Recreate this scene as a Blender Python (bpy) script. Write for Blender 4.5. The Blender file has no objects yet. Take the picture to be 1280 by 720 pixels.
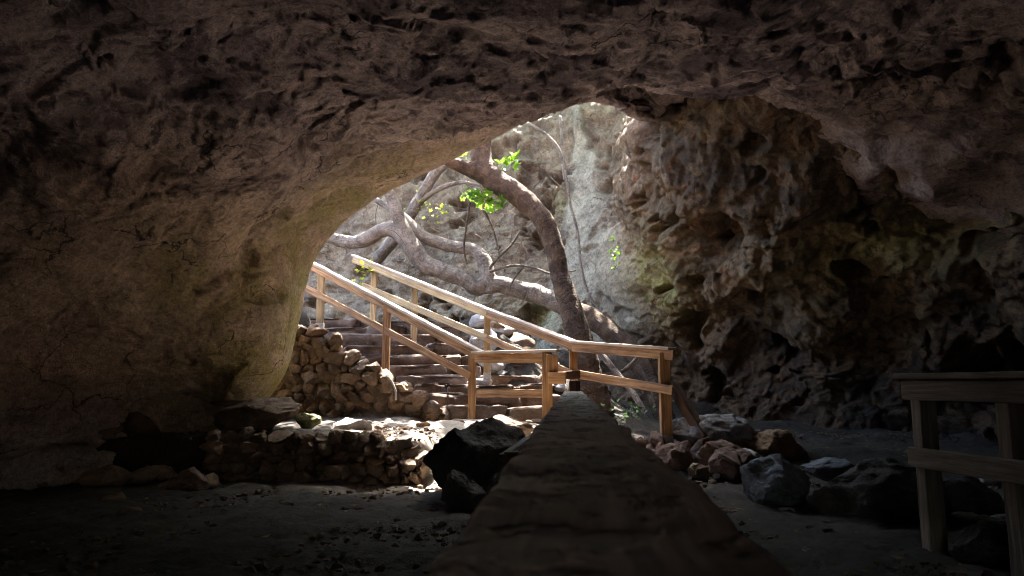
import bpy, bmesh, math, random
import numpy as np
from mathutils import Vector, Matrix

random.seed(7)
S = bpy.context.scene
COL = S.collection
R = math.radians

# ------------------------------------------------------------------ camera, sky, sun, exposure
FPX, HORIZON, EYE = 860.0, 478.0, 0.95            # focal length in pixels of a 1280 wide frame, horizon row, eye height
PITCH = math.atan((HORIZON - 360) / FPX)
cam = bpy.data.cameras.new('camera')
cam.sensor_width = 36.0
cam.lens = FPX / 1280 * 36
cam.clip_start, cam.clip_end = 0.02, 500
cam.dof.use_dof = True
cam.dof.focus_distance = 8.5
cam.dof.aperture_fstop = 8.0
camo = bpy.data.objects.new('camera', cam)
COL.objects.link(camo)
camo.location = (0, 0, EYE)
camo.rotation_euler = (math.pi / 2 + PITCH, 0, 0)
S.camera = camo

SUN = Vector((0.06, 0.45, 1.0)).normalized()      # direction towards the sun
w = bpy.data.worlds.new('World')
S.world = w
w.use_nodes = True
nt = w.node_tree
bg = nt.nodes['Background']
sky = nt.nodes.new('ShaderNodeTexSky')
sky.sky_type = 'NISHITA'
sky.sun_disc = False
sky.sun_elevation = math.asin(SUN.z)
sky.sun_rotation = math.atan2(SUN.x, SUN.y)
sky.dust_density = 2.0
nt.links.new(sky.outputs[0], bg.inputs[0])
bg.inputs[1].default_value = 0.15
sl = bpy.data.lights.new('sun', 'SUN')
sl.energy = 5.0
sl.angle = R(0.5)
sl.color = (1.0, 0.94, 0.85)
slo = bpy.data.objects.new('sun', sl)
COL.objects.link(slo)
slo.rotation_euler = (-SUN).to_track_quat('-Z', 'Y').to_euler()
slo.location = (0, 12, 20)
S.view_settings.view_transform = 'Standard'
S.view_settings.look = 'None'
S.view_settings.gamma = 1
S.view_settings.exposure = 4.05
S.cycles.max_bounces = 10
S.cycles.diffuse_bounces = 8
S.cycles.sample_clamp_indirect = 8
S.cycles.use_denoising = True
S.cycles.filter_width = 1.0

# ------------------------------------------------------------------ numeric helpers
def at(px, py, d):
    """world point seen at a pixel of the 1280x720 photograph, d metres ahead"""
    a, b = (px - 640) / FPX, (360 - py) / FPX
    y = math.cos(PITCH) - b * math.sin(PITCH)
    z = math.sin(PITCH) + b * math.cos(PITCH)
    return np.array((a * d / y, d, EYE + z * d / y))

_rng = np.random.RandomState(3)
_perm = _rng.permutation(256)
_perm = np.concatenate([_perm, _perm, _perm])
_grad = _rng.normal(size=(256, 3))
_grad /= np.linalg.norm(_grad, axis=1)[:, None]
_jit = _rng.rand(256, 3)

def _hash(i):
    i = i & 255
    return _perm[_perm[_perm[i[..., 0]] + i[..., 1]] + i[..., 2]]

def perlin(p):
    i = np.floor(p).astype(int)
    f = p - i
    u = f * f * f * (f * (f * 6 - 15) + 10)
    out = 0
    for dx in (0, 1):
        for dy in (0, 1):
            for dz in (0, 1):
                o = np.array((dx, dy, dz))
                g = _grad[_hash(i + o)]
                wgt = np.where(dx, u[:, 0], 1 - u[:, 0]) * np.where(dy, u[:, 1], 1 - u[:, 1]) * np.where(dz, u[:, 2], 1 - u[:, 2])
                out = out + wgt * np.sum(g * (f - o), axis=1)
    return out * 1.5

def fbm(p, octv=4, gain=0.5):
    a, s, out = 1.0, 1.0, 0
    for k in range(octv):
        out = out + a * perlin(p * s + 17.3 * k)
        a *= gain
        s *= 2.03
    return out

def ridged(p, octv=4):
    a, s, out = 1.0, 1.0, 0
    for k in range(octv):
        out = out + a * (1 - 2 * np.abs(perlin(p * s + 9.1 * k)))
        a *= 0.5
        s *= 2.1
    return out

def worley(p):
    i = np.floor(p).astype(int)
    f1 = np.full(len(p), 9.0)
    f2 = np.full(len(p), 9.0)
    for dx in (-1, 0, 1):
        for dy in (-1, 0, 1):
            for dz in (-1, 0, 1):
                c = i + np.array((dx, dy, dz))
                d = np.linalg.norm(c + _jit[_hash(c)] - p, axis=1)
                f2 = np.where(d < f1, f1, np.minimum(f2, d))
                f1 = np.minimum(f1, d)
    return f1, f2

def facet(p, sharp=1.0):
    """broken-rock relief: every cell of a random lattice is a flat tilted face at its own height"""
    i = np.floor(p).astype(int)
    f1 = np.full(len(p), 9.0)
    out = np.zeros(len(p))
    for dx in (-1, 0, 1):
        for dy in (-1, 0, 1):
            for dz in (-1, 0, 1):
                c = i + np.array((dx, dy, dz))
                h = _hash(c)
                q = p - (c + _jit[h])
                d = np.linalg.norm(q, axis=1)
                val = (_jit[h][:, 0] - .5) + 0.95 * np.sum(q * _grad[(h * 7 + 3) & 255], axis=1)
                out = np.where(d < f1, val, out)
                f1 = np.minimum(f1, d)
    return out

def sstep(a, b, x):
    t = np.clip((x - a) / (b - a), 0, 1)
    return t * t * (3 - 2 * t)

def crom_matrix(n, m):
    """m samples of a Catmull-Rom spline through n points, as an m x n matrix"""
    t = np.linspace(0, n - 1, m)
    k = np.minimum(t.astype(int), n - 2)
    f = t - k
    wts = (-.5 * f + f**2 - .5 * f**3, 1 - 2.5 * f**2 + 1.5 * f**3, .5 * f + 2 * f**2 - 1.5 * f**3, -.5 * f**2 + .5 * f**3)
    M = np.zeros((m, n))
    for j, wj in zip((-1, 0, 1, 2), wts):
        idx = np.clip(k + j, 0, n - 1)
        np.add.at(M, (np.arange(m), idx), wj)
    return M

# ------------------------------------------------------------------ mesh helpers
def mesh_np(name, verts, faces, smooth=True, attrs=None):
    me = bpy.data.meshes.new(name)
    verts = np.asarray(verts, dtype=np.float32)
    faces = np.asarray(faces, dtype=np.int32)
    k = faces.shape[1]
    me.vertices.add(len(verts))
    me.vertices.foreach_set('co', verts.ravel())
    me.loops.add(len(faces) * k)
    me.loops.foreach_set('vertex_index', faces.ravel())
    me.polygons.add(len(faces))
    me.polygons.foreach_set('loop_start', np.arange(0, len(faces) * k, k, dtype=np.int32))
    me.polygons.foreach_set('use_smooth', np.full(len(faces), smooth))
    me.update(calc_edges=True)
    for an, av in (attrs or {}).items():
        av = np.asarray(av, dtype=np.float32)
        if av.ndim == 1:
            at_ = me.attributes.new(an, 'FLOAT', 'POINT')
            at_.data.foreach_set('value', av)
        else:
            at_ = me.attributes.new(an, 'FLOAT_VECTOR', 'POINT')
            at_.data.foreach_set('vector', av.ravel())
    return me

def link(name, me, mat, parent=None):
    o = bpy.data.objects.new(name, me)
    COL.objects.link(o)
    if mat is not None and len(me.materials) == 0:
        me.materials.append(mat)
    if parent is not None:
        o.parent = parent
        o.matrix_parent_inverse = Matrix.Translation(-parent.location)
    return o

def tag(o, label=None, cat=None, group=None, kind=None):
    if label: o['label'] = label
    if cat: o['category'] = cat
    if group: o['group'] = group
    if kind: o['kind'] = kind
    return o

def thing(name, loc, label, cat, group=None):
    o = bpy.data.objects.new(name, None)
    COL.objects.link(o)
    o.location = Vector([float(c) for c in loc])
    o.empty_display_size = 0.1
    return tag(o, label, cat, group)

def grid_faces(nv, nu):
    a = np.arange((nv - 1) * nu).reshape(nv - 1, nu)[:, :-1].ravel()
    return np.stack([a, a + 1, a + nu + 1, a + nu], axis=1)

def grid_normals(P):
    du = np.gradient(P, axis=1)
    dv = np.gradient(P, axis=0)
    n = np.cross(du, dv)
    return n / (np.linalg.norm(n, axis=2, keepdims=True) + 1e-9)

_ico = {}
def ico(sub):
    if sub not in _ico:
        bm = bmesh.new()
        bmesh.ops.create_icosphere(bm, subdivisions=sub, radius=1)
        bm.verts.ensure_lookup_table()
        V = np.array([v.co[:] for v in bm.verts])
        F = np.array([[v.index for v in f.verts] for f in bm.faces])
        bm.free()
        _ico[sub] = (V, F)
    return _ico[sub]

def rock_geo(seed, size, sub=4, cuts=14, rough=0.06, h0=0.55, h1=0.88):
    """a chiselled stone: a ball cut by random planes, roughened, scaled to size (full extents)"""
    V, F = ico(sub)
    r = np.random.RandomState(seed)
    P = V.copy()
    for _ in range(cuts):
        n = r.normal(size=3)
        n /= np.linalg.norm(n)
        h = r.uniform(h0, h1)
        d = P @ n
        over = np.maximum(d - h, 0)
        P = P - over[:, None] * n * 0.97
    off = r.rand(3) * 50
    P = P * (1 + 0.22 * perlin(P * 1.1 + off))[:, None]
    if sub >= 3:
        P = P * (1 + rough * fbm(P * 3.2 + off, 4))[:, None]
    if sub >= 4:
        P = P * (1 + rough * 0.6 * ridged(P * 5.5 + off, 3) + 0.055 * facet(P * 2.6 + off + 3) + 0.025 * facet(P * 6.5 + off))[:, None]
    mn, mx = P.min(0), P.max(0)
    P = (P - (mn + mx) / 2) / (mx - mn) * np.array(size)
    return P, F

def rotz(P, a):
    c, s = math.cos(a), math.sin(a)
    return np.stack([P[:, 0] * c - P[:, 1] * s, P[:, 0] * s + P[:, 1] * c, P[:, 2]], axis=1)

class MB:
    """collects pieces of geometry into one mesh"""
    def __init__(s): s.v, s.f, s.a, s.n = [], [], [], 0
    def add(s, V, F, loc=None):
        V = np.asarray(V, float)
        s.v.append(V)
        s.f.append(np.asarray(F) + s.n)
        s.a.append(V * 0 if loc is None else loc)
        s.n += len(V)
    def build(s, name, mat, parent=None, smooth=True):
        me = mesh_np(name, np.concatenate(s.v), np.concatenate(s.f), smooth, {'loc': np.concatenate(s.a)})
        return link(name, me, mat, parent)

def tube_geo(pts, rad, sides=12, lump=0.0, step=0.06, seed=0, cap=True):
    pts = np.array(pts, float)
    rad = np.array(rad, float)
    L = np.sum(np.linalg.norm(np.diff(pts, axis=0), axis=1))
    m = max(len(pts) * 2, int(L / step) + 2)
    M = crom_matrix(len(pts), m)
    C, r = M @ pts, np.maximum(M @ rad, 0.0015)
    T = np.gradient(C, axis=0)
    T /= np.linalg.norm(T, axis=1)[:, None] + 1e-9
    up = np.array((0.13, 0.2, 1.0)) if abs(T[0, 2]) < 0.8 else np.array((1.0, 0.1, 0.2))
    N = np.zeros_like(C)
    n = up - T[0] * (up @ T[0])
    for k in range(m):
        n = n - T[k] * (n @ T[k])
        n /= np.linalg.norm(n) + 1e-9
        N[k] = n
    B = np.cross(T, N)
    ang = np.linspace(0, 2 * math.pi, sides, endpoint=False)
    ring = np.cos(ang)[None, :, None] * N[:, None, :] + np.sin(ang)[None, :, None] * B[:, None, :]
    rr = np.repeat(r[:, None], sides, axis=1)
    if lump:
        base = (C[:, None, :] + ring * r[:, None, None]).reshape(-1, 3)
        nz = fbm(base * 3.0 + seed * 7.7, 3) * 0.9 + 0.5 * fbm(base * 9.0 + seed, 3)
        rr = rr * (1 + lump * nz.reshape(m, sides))
    P = C[:, None, :] + ring * rr[:, :, None]
    V = P.reshape(-1, 3)
    a = np.arange(m - 1)[:, None] * sides
    j = np.arange(sides)[None, :]
    j2 = (j + 1) % sides
    F = np.stack([a + j, a + j2, a + sides + j2, a + sides + j], axis=2).reshape(-1, 4)
    arc = np.concatenate([[0], np.cumsum(np.linalg.norm(np.diff(C, axis=0), axis=1))])
    loc = np.stack([np.repeat(arc, sides), np.tile(np.cos(ang), m) * rr.ravel(), np.tile(np.sin(ang), m) * rr.ravel()], axis=1)
    if cap:
        c0, c1 = len(V), len(V) + 1
        V = np.concatenate([V, C[:1], C[-1:]])
        loc = np.concatenate([loc, [[0, 0, 0]], [[arc[-1], 0, 0]]])
        jj = np.arange(sides)
        k2 = (jj + 1) % sides
        e = (m - 1) * sides
        F = np.concatenate([F, np.stack([k2, jj, np.full(sides, c0), np.full(sides, c0)], 1)[:, :4],
                            np.stack([e + jj, e + k2, np.full(sides, c1), np.full(sides, c1)], 1)])
    return V, F, loc

def tube_mesh(name, tubes, mat, parent=None):
    """tubes: (V, F, loc) triples; cap triangles are kept as triangles"""
    vs, fs, ls, n = [], [], [], 0
    for V, F, l in tubes:
        vs.append(V); ls.append(l)
        fs += [tuple(dict.fromkeys(int(i) + n for i in f)) for f in F]
        n += len(V)
    me = bpy.data.meshes.new(name)
    me.from_pydata(np.concatenate(vs).tolist(), [], fs)
    me.polygons.foreach_set('use_smooth', [True] * len(me.polygons))
    a = me.attributes.new('loc', 'FLOAT_VECTOR', 'POINT')
    a.data.foreach_set('vector', np.concatenate(ls).astype(np.float32).ravel())
    return link(name, me, mat, parent)

def beam_mesh(name, p0, p1, wid, hei, mat, parent=None, seed=0, up=(0, 0, 1), seg=0.12, rough=0.003):
    """a sawn timber from p0 to p1 (centre line), wid across, hei up, with worn rounded edges"""
    p0, p1 = np.array(p0, float), np.array(p1, float)
    t = p1 - p0
    L = np.linalg.norm(t)
    t /= L
    up = np.array(up, float)
    s = np.cross(t, up)
    s /= np.linalg.norm(s)
    u = np.cross(s, t)
    b = min(0.007, wid * 0.2, hei * 0.2)
    W, H = wid / 2, hei / 2
    prof = []
    for (sx, sz) in ((1, 1), (-1, 1), (-1, -1), (1, -1)):
        c = [(sx * W, sz * (H - b)), (sx * (W - b * .3), sz * (H - b * .3)), (sx * (W - b), sz * H)]
        if sx * sz < 0: c = c[::-1]
        prof += c
        # one mid point to the next corner so that faces can wobble
    pr = []
    for k in range(len(prof)):
        a, c = np.array(prof[k]), np.array(prof[(k + 1) % len(prof)])
        pr.append(a)
        if np.linalg.norm(c - a) > 0.03:
            for q in (1 / 3, 2 / 3): pr.append(a + (c - a) * q)
    pr = np.array(pr)
    k = len(pr)
    m = max(3, int(L / seg) + 2)
    ys = np.concatenate([[0], np.linspace(0.006, L - 0.006, m), [L]])
    V, loc = [], []
    for j, yy in enumerate(ys):
        q = pr * (1 - 0.07 * (j in (0, len(ys) - 1)))
        V.append(p0 + t * yy + q[:, :1] * s + q[:, 1:] * u)
        loc.append(np.stack([np.full(k, yy + seed * 3.17), q[:, 0] + seed * 1.3, q[:, 1] + seed * 0.7], 1))
    V, loc = np.concatenate(V), np.concatenate(loc)
    V = V + rough * np.stack([perlin(V * 6 + seed + 5 * c) + .6 * perlin(V * 19 + seed + 7 * c) for c in range(3)], 1)
    n = len(ys)
    a = np.arange(n - 1)[:, None] * k
    j = np.arange(k)[None, :]
    j2 = (j + 1) % k
    F = np.stack([a + j, a + k + j, a + k + j2, a + j2], axis=2).reshape(-1, 4)
    me = bpy.data.meshes.new(name)
    faces = [tuple(map(int, f)) for f in F] + [tuple(range(k)), tuple(range((n - 1) * k, n * k))[::-1]]
    me.from_pydata(V.tolist(), [], faces)
    at_ = me.attributes.new('loc', 'FLOAT_VECTOR', 'POINT')
    at_.data.foreach_set('vector', loc.astype(np.float32).ravel())
    bm = bmesh.new(); bm.from_mesh(me)
    bmesh.ops.recalc_face_normals(bm, faces=bm.faces)
    bm.to_mesh(me); bm.free()
    return link(name, me, mat, parent)

# ------------------------------------------------------------------ materials
class NT:
    def __init__(s, name):
        s.m = bpy.data.materials.new(name)
        s.m.use_nodes = True
        s.t = s.m.node_tree
        s.b = s.t.nodes['Principled BSDF']
        s.b.inputs['Specular IOR Level'].default_value = 0.25
    def n(s, typ, **kw):
        x = s.t.nodes.new(typ)
        for k, v in kw.items(): setattr(x, k, v)
        return x
    def l(s, a, b): s.t.links.new(a, b)
    def coord(s): return s.n('ShaderNodeTexCoord').outputs['Object']
    def attr(s, name, vec=False):
        a = s.n('ShaderNodeAttribute', attribute_name=name)
        return a.outputs['Vector'] if vec else a.outputs['Fac']
    def scale(s, v, sc):
        m = s.n('ShaderNodeVectorMath', operation='MULTIPLY')
        s.l(v, m.inputs[0]); m.inputs[1].default_value = sc
        return m.outputs[0]
    def noise(s, v, sc, det=6, rough=0.55, dist=0.0, lac=2.0):
        x = s.n('ShaderNodeTexNoise')
        s.l(v, x.inputs['Vector'])
        x.inputs['Scale'].default_value = sc
        x.inputs['Detail'].default_value = det
        x.inputs['Roughness'].default_value = rough
        x.inputs['Distortion'].default_value = dist
        return x.outputs['Fac']
    def voro(s, v, sc, feature='F1'):
        x = s.n('ShaderNodeTexVoronoi', feature=feature)
        s.l(v, x.inputs['Vector'])
        x.inputs['Scale'].default_value = sc
        return x
    def ramp(s, f, stops):
        x = s.n('ShaderNodeValToRGB')
        s.l(f, x.inputs[0])
        el = x.color_ramp.elements
        while len(el) > 1: el.remove(el[-1])
        for k, (p, c) in enumerate(stops):
            e = el[0] if k == 0 else el.new(p)
            e.position = p
            e.color = (*c, 1) if isinstance(c, tuple) else (c, c, c, 1)
        return x.outputs[0]
    def mix(s, f, a, b, blend='MIX'):
        x = s.n('ShaderNodeMix', data_type='RGBA', blend_type=blend)
        for sock, v in ((x.inputs[0], f), (x.inputs[6], a), (x.inputs[7], b)):
            if hasattr(v, 'links'): s.l(v, sock)
            elif isinstance(v, tuple): sock.default_value = (*v, 1)
            else: sock.default_value = v
        return x.outputs[2]
    def math(s, op, a, b=0.5, c=None):
        x = s.n('ShaderNodeMath', operation=op)
        for k, v in enumerate((a, b, c)):
            if v is None: continue
            if hasattr(v, 'links'): s.l(v, x.inputs[k])
            else: x.inputs[k].default_value = v
        return x.outputs[0]
    def bump(s, h, dist=0.02, strength=1.0, prev=None):
        x = s.n('ShaderNodeBump')
        x.inputs['Strength'].default_value = strength
        x.inputs['Distance'].default_value = dist
        s.l(h, x.inputs['Height'])
        if prev is not None: s.l(prev, x.inputs['Normal'])
        return x.outputs[0]
    def done(s, col, normal=None, rough=0.85):
        if hasattr(col, 'links'): s.l(col, s.b.inputs['Base Color'])
        else: s.b.inputs['Base Color'].default_value = (*col, 1)
        if hasattr(rough, 'links'): s.l(rough, s.b.inputs['Roughness'])
        else: s.b.inputs['Roughness'].default_value = rough
        if normal is not None: s.l(normal, s.b.inputs['Normal'])
        return s.m

def rock_material(name, pale, mid, dark, algae=(0.26, 0.245, 0.085), stain_shade=(0.035, 0.028, 0.03), stain_shade_amt=0.65, rust=(0.30, 0.15, 0.075)):
    """limestone: three tones in noise, rust blotches, dark stains with recess shade painted in, green algae where the mask attribute says"""
    t = NT(name)
    v = t.coord()
    n1 = t.noise(v, 0.9, 8, 0.62, 0.6)
    n2 = t.noise(v, 4.5, 8, 0.65, 0.3)
    n3 = t.noise(t.scale(v, (1, 1, 1.8)), 2.1, 8, 0.6, 1.2)
    n4 = t.noise(v, 22, 5, 0.7)
    c = t.ramp(n1, [(0.34, dark), (0.5, mid), (0.66, pale)])
    c2 = t.ramp(n2, [(0.3, dark), (0.52, mid), (0.7, pale)])
    c = t.mix(0.58, c, c2)
    c = t.mix(t.math('MULTIPLY', t.ramp(n3, [(0.55, 0.0), (0.68, 1.0)]), t.attr('rust')), c, rust)
    c = t.mix(t.math('MULTIPLY', t.ramp(t.noise(v, 1.25, 10, 0.7, 0.8), [(0.48, 0.0), (0.58, 1.0)]), t.math('MULTIPLY', t.attr('stain_shade'), stain_shade_amt)), c, stain_shade)
    sp = t.noise(t.scale(v, (1, 1, 2.2)), 5.5, 8, 0.68, 0.7)
    c = t.mix(t.math('MULTIPLY', t.ramp(sp, [(0.55, 0.0), (0.63, 1.0)]), t.math('MULTIPLY', t.attr('stain_shade'), 0.6)), c, stain_shade)
    ga = t.math('MULTIPLY', t.attr('algae'), t.ramp(t.noise(v, 2.6, 8, 0.65, 0.5), [(0.36, 0.15), (0.56, 1.0)]))
    c = t.mix(ga, c, algae)
    c = t.mix(t.attr('grey'), c, t.ramp(n2, [(0.3, (0.14, 0.125, 0.10)), (0.5, (0.26, 0.23, 0.18)), (0.7, (0.37, 0.33, 0.265))]))
    c = t.mix(0.75, c, t.ramp(n4, [(0.3, 0.35), (0.5, 0.95), (0.7, 1.35)]), 'MULTIPLY')
    c = t.mix(t.attr('shade_tone'), c, (0.42, 0.39, 0.34), 'MULTIPLY')  # mask darkens the colour: recess shade on the wall, tone match on the ceiling
    c = t.mix(t.attr('ochre'), c, (1.16, 1.05, 0.80), 'MULTIPLY')
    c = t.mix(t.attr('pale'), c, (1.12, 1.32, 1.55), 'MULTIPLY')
    c = t.mix(0.7, c, t.ramp(t.noise(v, 75, 4, 0.75), [(0.33, 0.45), (0.5, 1.0), (0.66, 1.35)]), 'MULTIPLY')
    wv = t.n('ShaderNodeVectorMath', operation='MULTIPLY_ADD')
    wn = t.n('ShaderNodeTexNoise')
    wn.inputs['Scale'].default_value = 2.6
    wn.inputs['Detail'].default_value = 6
    t.l(v, wn.inputs['Vector'])
    t.l(wn.outputs['Color'], wv.inputs[0]); wv.inputs[1].default_value = (.7, .7, .7); t.l(v, wv.inputs[2])
    ck = t.voro(wv.outputs[0], 1.5, 'DISTANCE_TO_EDGE')
    crack = t.math('MULTIPLY', t.ramp(ck.outputs['Distance'], [(0.004, 1.0), (0.016, 0.0)]), t.ramp(t.noise(v, 1.1, 3), [(0.48, 0.0), (0.56, 1.0)]))
    c = t.mix(t.math('MULTIPLY', crack, 0.85), c, (0.03, 0.022, 0.02))
    h = t.math('ADD', t.math('MULTIPLY', t.noise(v, 14, 8, 0.72, 0.4), 0.7), t.math('MULTIPLY', t.noise(v, 60, 4, 0.7), 0.25))
    nb = t.bump(h, 0.07, 1.0)
    vo = t.voro(t.mix(0.08, v, t.n('ShaderNodeTexNoise').outputs['Color']), 7.0, 'DISTANCE_TO_EDGE')
    nb = t.bump(t.ramp(vo.outputs['Distance'], [(0.0, 0.0), (0.06, 1.0)]), 0.008, 0.15, nb)
    return t.done(c, nb, 0.82)

MAT_CAVE = rock_material('cave_limestone', (0.72, 0.59, 0.56), (0.57, 0.45, 0.445), (0.30, 0.23, 0.26), stain_shade=(0.10, 0.074, 0.098))
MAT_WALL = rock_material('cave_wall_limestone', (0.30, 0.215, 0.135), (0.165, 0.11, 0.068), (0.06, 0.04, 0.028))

def stone_material(name, pale, mid, dark, sc=1.0, bump=0.03):
    t = NT(name)
    v = t.coord()
    oi = t.n('ShaderNodeObjectInfo').outputs['Random']
    vv = t.n('ShaderNodeVectorMath', operation='ADD')
    t.l(v, vv.inputs[0]); t.l(oi, vv.inputs[1])
    v = vv.outputs[0]
    n1 = t.noise(v, 3 * sc, 8, 0.65, 0.5)
    n2 = t.noise(v, 16 * sc, 6, 0.7)
    c = t.ramp(n1, [(0.3, dark), (0.5, mid), (0.7, pale)])
    c = t.mix(0.6, c, t.ramp(n2, [(0.3, 0.55), (0.6, 1.05)]), 'MULTIPLY')
    c = t.mix(0.6, c, t.ramp(t.noise(v, 70 * sc, 4, 0.75), [(0.33, 0.45), (0.5, 1.0), (0.66, 1.35)]), 'MULTIPLY')
    is_ = t.attr('tone')
    c = t.mix(1.0, c, t.ramp(is_, [(0.0, (0.75, 0.72, 0.70)), (0.5, (1.0, 1.0, 1.0)), (1.0, (1.25, 1.12, 1.0))]), 'MULTIPLY')
    h = t.math('ADD', t.noise(v, 11 * sc, 8, 0.7, 0.3), t.math('MULTIPLY', t.noise(v, 45 * sc, 4, 0.7), 0.35))
    return t.done(c, t.bump(h, bump, 0.9), 0.85)

MAT_STONE = stone_material('rubble_stone', (0.27, 0.195, 0.14), (0.165, 0.115, 0.08), (0.07, 0.048, 0.036))
MAT_REDSTONE = stone_material('reddish_stone', (0.25, 0.17, 0.14), (0.15, 0.095, 0.075), (0.065, 0.042, 0.034))
MAT_STEP = stone_material('worn_step_stone', (0.26, 0.205, 0.165), (0.155, 0.112, 0.088), (0.06, 0.042, 0.034))
MAT_GREYSTONE = stone_material('grey_stone', (0.44, 0.44, 0.44), (0.30, 0.30, 0.31), (0.15, 0.15, 0.16))
MAT_DARKSTONE = stone_material('dark_basalt', (0.085, 0.08, 0.08), (0.05, 0.047, 0.047), (0.022, 0.02, 0.02), 1.2, 0.05)
MAT_BLUESTONE = stone_material('bluish_stone', (0.22, 0.24, 0.28), (0.13, 0.145, 0.175), (0.05, 0.055, 0.07), 1.2, 0.05)
MAT_MOSSSTONE = stone_material('mossy_stone', (0.33, 0.29, 0.19), (0.21, 0.2, 0.10), (0.10, 0.11, 0.05))

def wood_material(name, pale, mid, dark, rough=0.7, knots=1.0, patches=0.0):
    t = NT(name)
    v = t.attr('loc', True)
    g = t.noise(t.scale(v, (1.2, 24, 24)), 1.6, 6, 0.6, 0.8)
    g2 = t.noise(t.scale(v, (5, 90, 90)), 1.5, 4, 0.6)
    b = t.noise(v, 2.2, 5, 0.6)
    c = t.ramp(g, [(0.3, dark), (0.5, mid), (0.68, pale)])
    c = t.mix(0.5, c, t.ramp(g2, [(0.3, 0.72), (0.6, 1.06)]), 'MULTIPLY')
    c = t.mix(0.75, c, t.ramp(b, [(0.3, 0.45), (0.65, 1.1)]), 'MULTIPLY')
    k = t.voro(t.scale(v, (3.1, 9, 9)), 1.0)
    c = t.mix(t.math('MULTIPLY', t.ramp(k.outputs['Distance'], [(0.05, 1.0), (0.13, 0.0)]), 0.7 * knots), c, dark)
    if patches:
        pn = t.noise(t.scale(v, (13, 17, 17)), 1.0, 4, 0.6, 0.4)
        c = t.mix(t.math('MULTIPLY', t.ramp(pn, [(0.52, 0.0), (0.57, 1.0)]), patches), c, (0.02, 0.016, 0.014))
    h = t.math('ADD', g2, t.math('MULTIPLY', g, 0.8))
    if patches: h = t.math('SUBTRACT', h, t.math('MULTIPLY', t.ramp(pn, [(0.50, 0.0), (0.58, 1.0)]), 2.5))
    return t.done(c, t.bump(h, 0.004, 0.8), rough)

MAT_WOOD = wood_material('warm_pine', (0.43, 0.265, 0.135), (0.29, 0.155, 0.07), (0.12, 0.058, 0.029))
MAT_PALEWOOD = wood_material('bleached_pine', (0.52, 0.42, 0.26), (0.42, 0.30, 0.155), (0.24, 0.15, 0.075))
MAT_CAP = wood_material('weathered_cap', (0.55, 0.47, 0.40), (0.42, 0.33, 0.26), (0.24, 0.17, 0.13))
MAT_OLDWOOD = wood_material('old_grey_wood', (0.21, 0.17, 0.135), (0.14, 0.11, 0.085), (0.06, 0.046, 0.036))
MAT_PLANK = wood_material('worn_plank', (0.55, 0.465, 0.42), (0.44, 0.365, 0.325), (0.25, 0.20, 0.175), 0.6, 0.4, 0.9)
MAT_DARKWOOD = wood_material('dark_wood', (0.12, 0.07, 0.05), (0.08, 0.045, 0.03), (0.035, 0.02, 0.015))
MAT_CONCRETE = stone_material('post_shoe_concrete', (0.6, 0.58, 0.56), (0.5, 0.48, 0.46), (0.36, 0.34, 0.32))

def bark_material(name, pale, mid, dark):
    t = NT(name)
    v = t.coord()
    l = t.attr('loc', True)
    n1 = t.noise(v, 5, 8, 0.7, 0.6)
    n2 = t.noise(t.scale(l, (6, 40, 40)), 1.0, 6, 0.65, 0.5)
    rings = t.noise(t.scale(l, (26, 5, 5)), 1.0, 4, 0.6, 0.5)
    c = t.ramp(n1, [(0.3, dark), (0.5, mid), (0.7, pale)])
    c = t.mix(0.5, c, t.ramp(n2, [(0.3, 0.5), (0.6, 1.1)]), 'MULTIPLY')
    c = t.mix(0.6, c, t.ramp(t.noise(v, 40, 5, 0.7), [(0.3, 0.4), (0.5, 1.0), (0.7, 1.4)]), 'MULTIPLY')
    h = t.math('ADD', t.math('ADD', n1, n2), t.math('MULTIPLY', rings, 0.8))
    return t.done(c, t.bump(h, 0.06, 1.0), 0.85)

MAT_BARK = bark_material('fig_bark', (0.17, 0.11, 0.07), (0.085, 0.052, 0.033), (0.03, 0.019, 0.013))
MAT_GREYBARK = bark_material('grey_bark', (0.34, 0.29, 0.25), (0.20, 0.165, 0.14), (0.08, 0.064, 0.054))
MAT_TWIG = bark_material('twig_bark', (0.20, 0.16, 0.13), (0.12, 0.095, 0.075), (0.06, 0.045, 0.035))

def leaf_material(name, a, b):
    t = NT(name)
    oi = t.attr('tone')
    c = t.ramp(oi, [(0.0, a), (1.0, b)])
    t.done(c, None, 0.5)
    tr = t.n('ShaderNodeBsdfTranslucent')
    t.l(t.mix(1.0, c, (1.5, 1.6, 0.8), 'MULTIPLY'), tr.inputs[0])
    mx = t.n('ShaderNodeMixShader')
    mx.inputs[0].default_value = 0.5
    t.l(t.b.outputs[0], mx.inputs[1]); t.l(tr.outputs[0], mx.inputs[2])
    t.l(mx.outputs[0], t.t.nodes['Material Output'].inputs['Surface'])
    return t.m
MAT_LEAF = leaf_material('fig_leaf', (0.05, 0.11, 0.018), (0.15, 0.24, 0.04))
MAT_LITTER = leaf_material('dry_leaf', (0.12, 0.078, 0.045), (0.12, 0.078, 0.045))
MAT_BUSH = leaf_material('dull_leaf', (0.014, 0.024, 0.018), (0.03, 0.045, 0.034))
MAT_YLEAF = leaf_material('yellowing_leaf', (0.17, 0.22, 0.02), (0.38, 0.36, 0.05))

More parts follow.
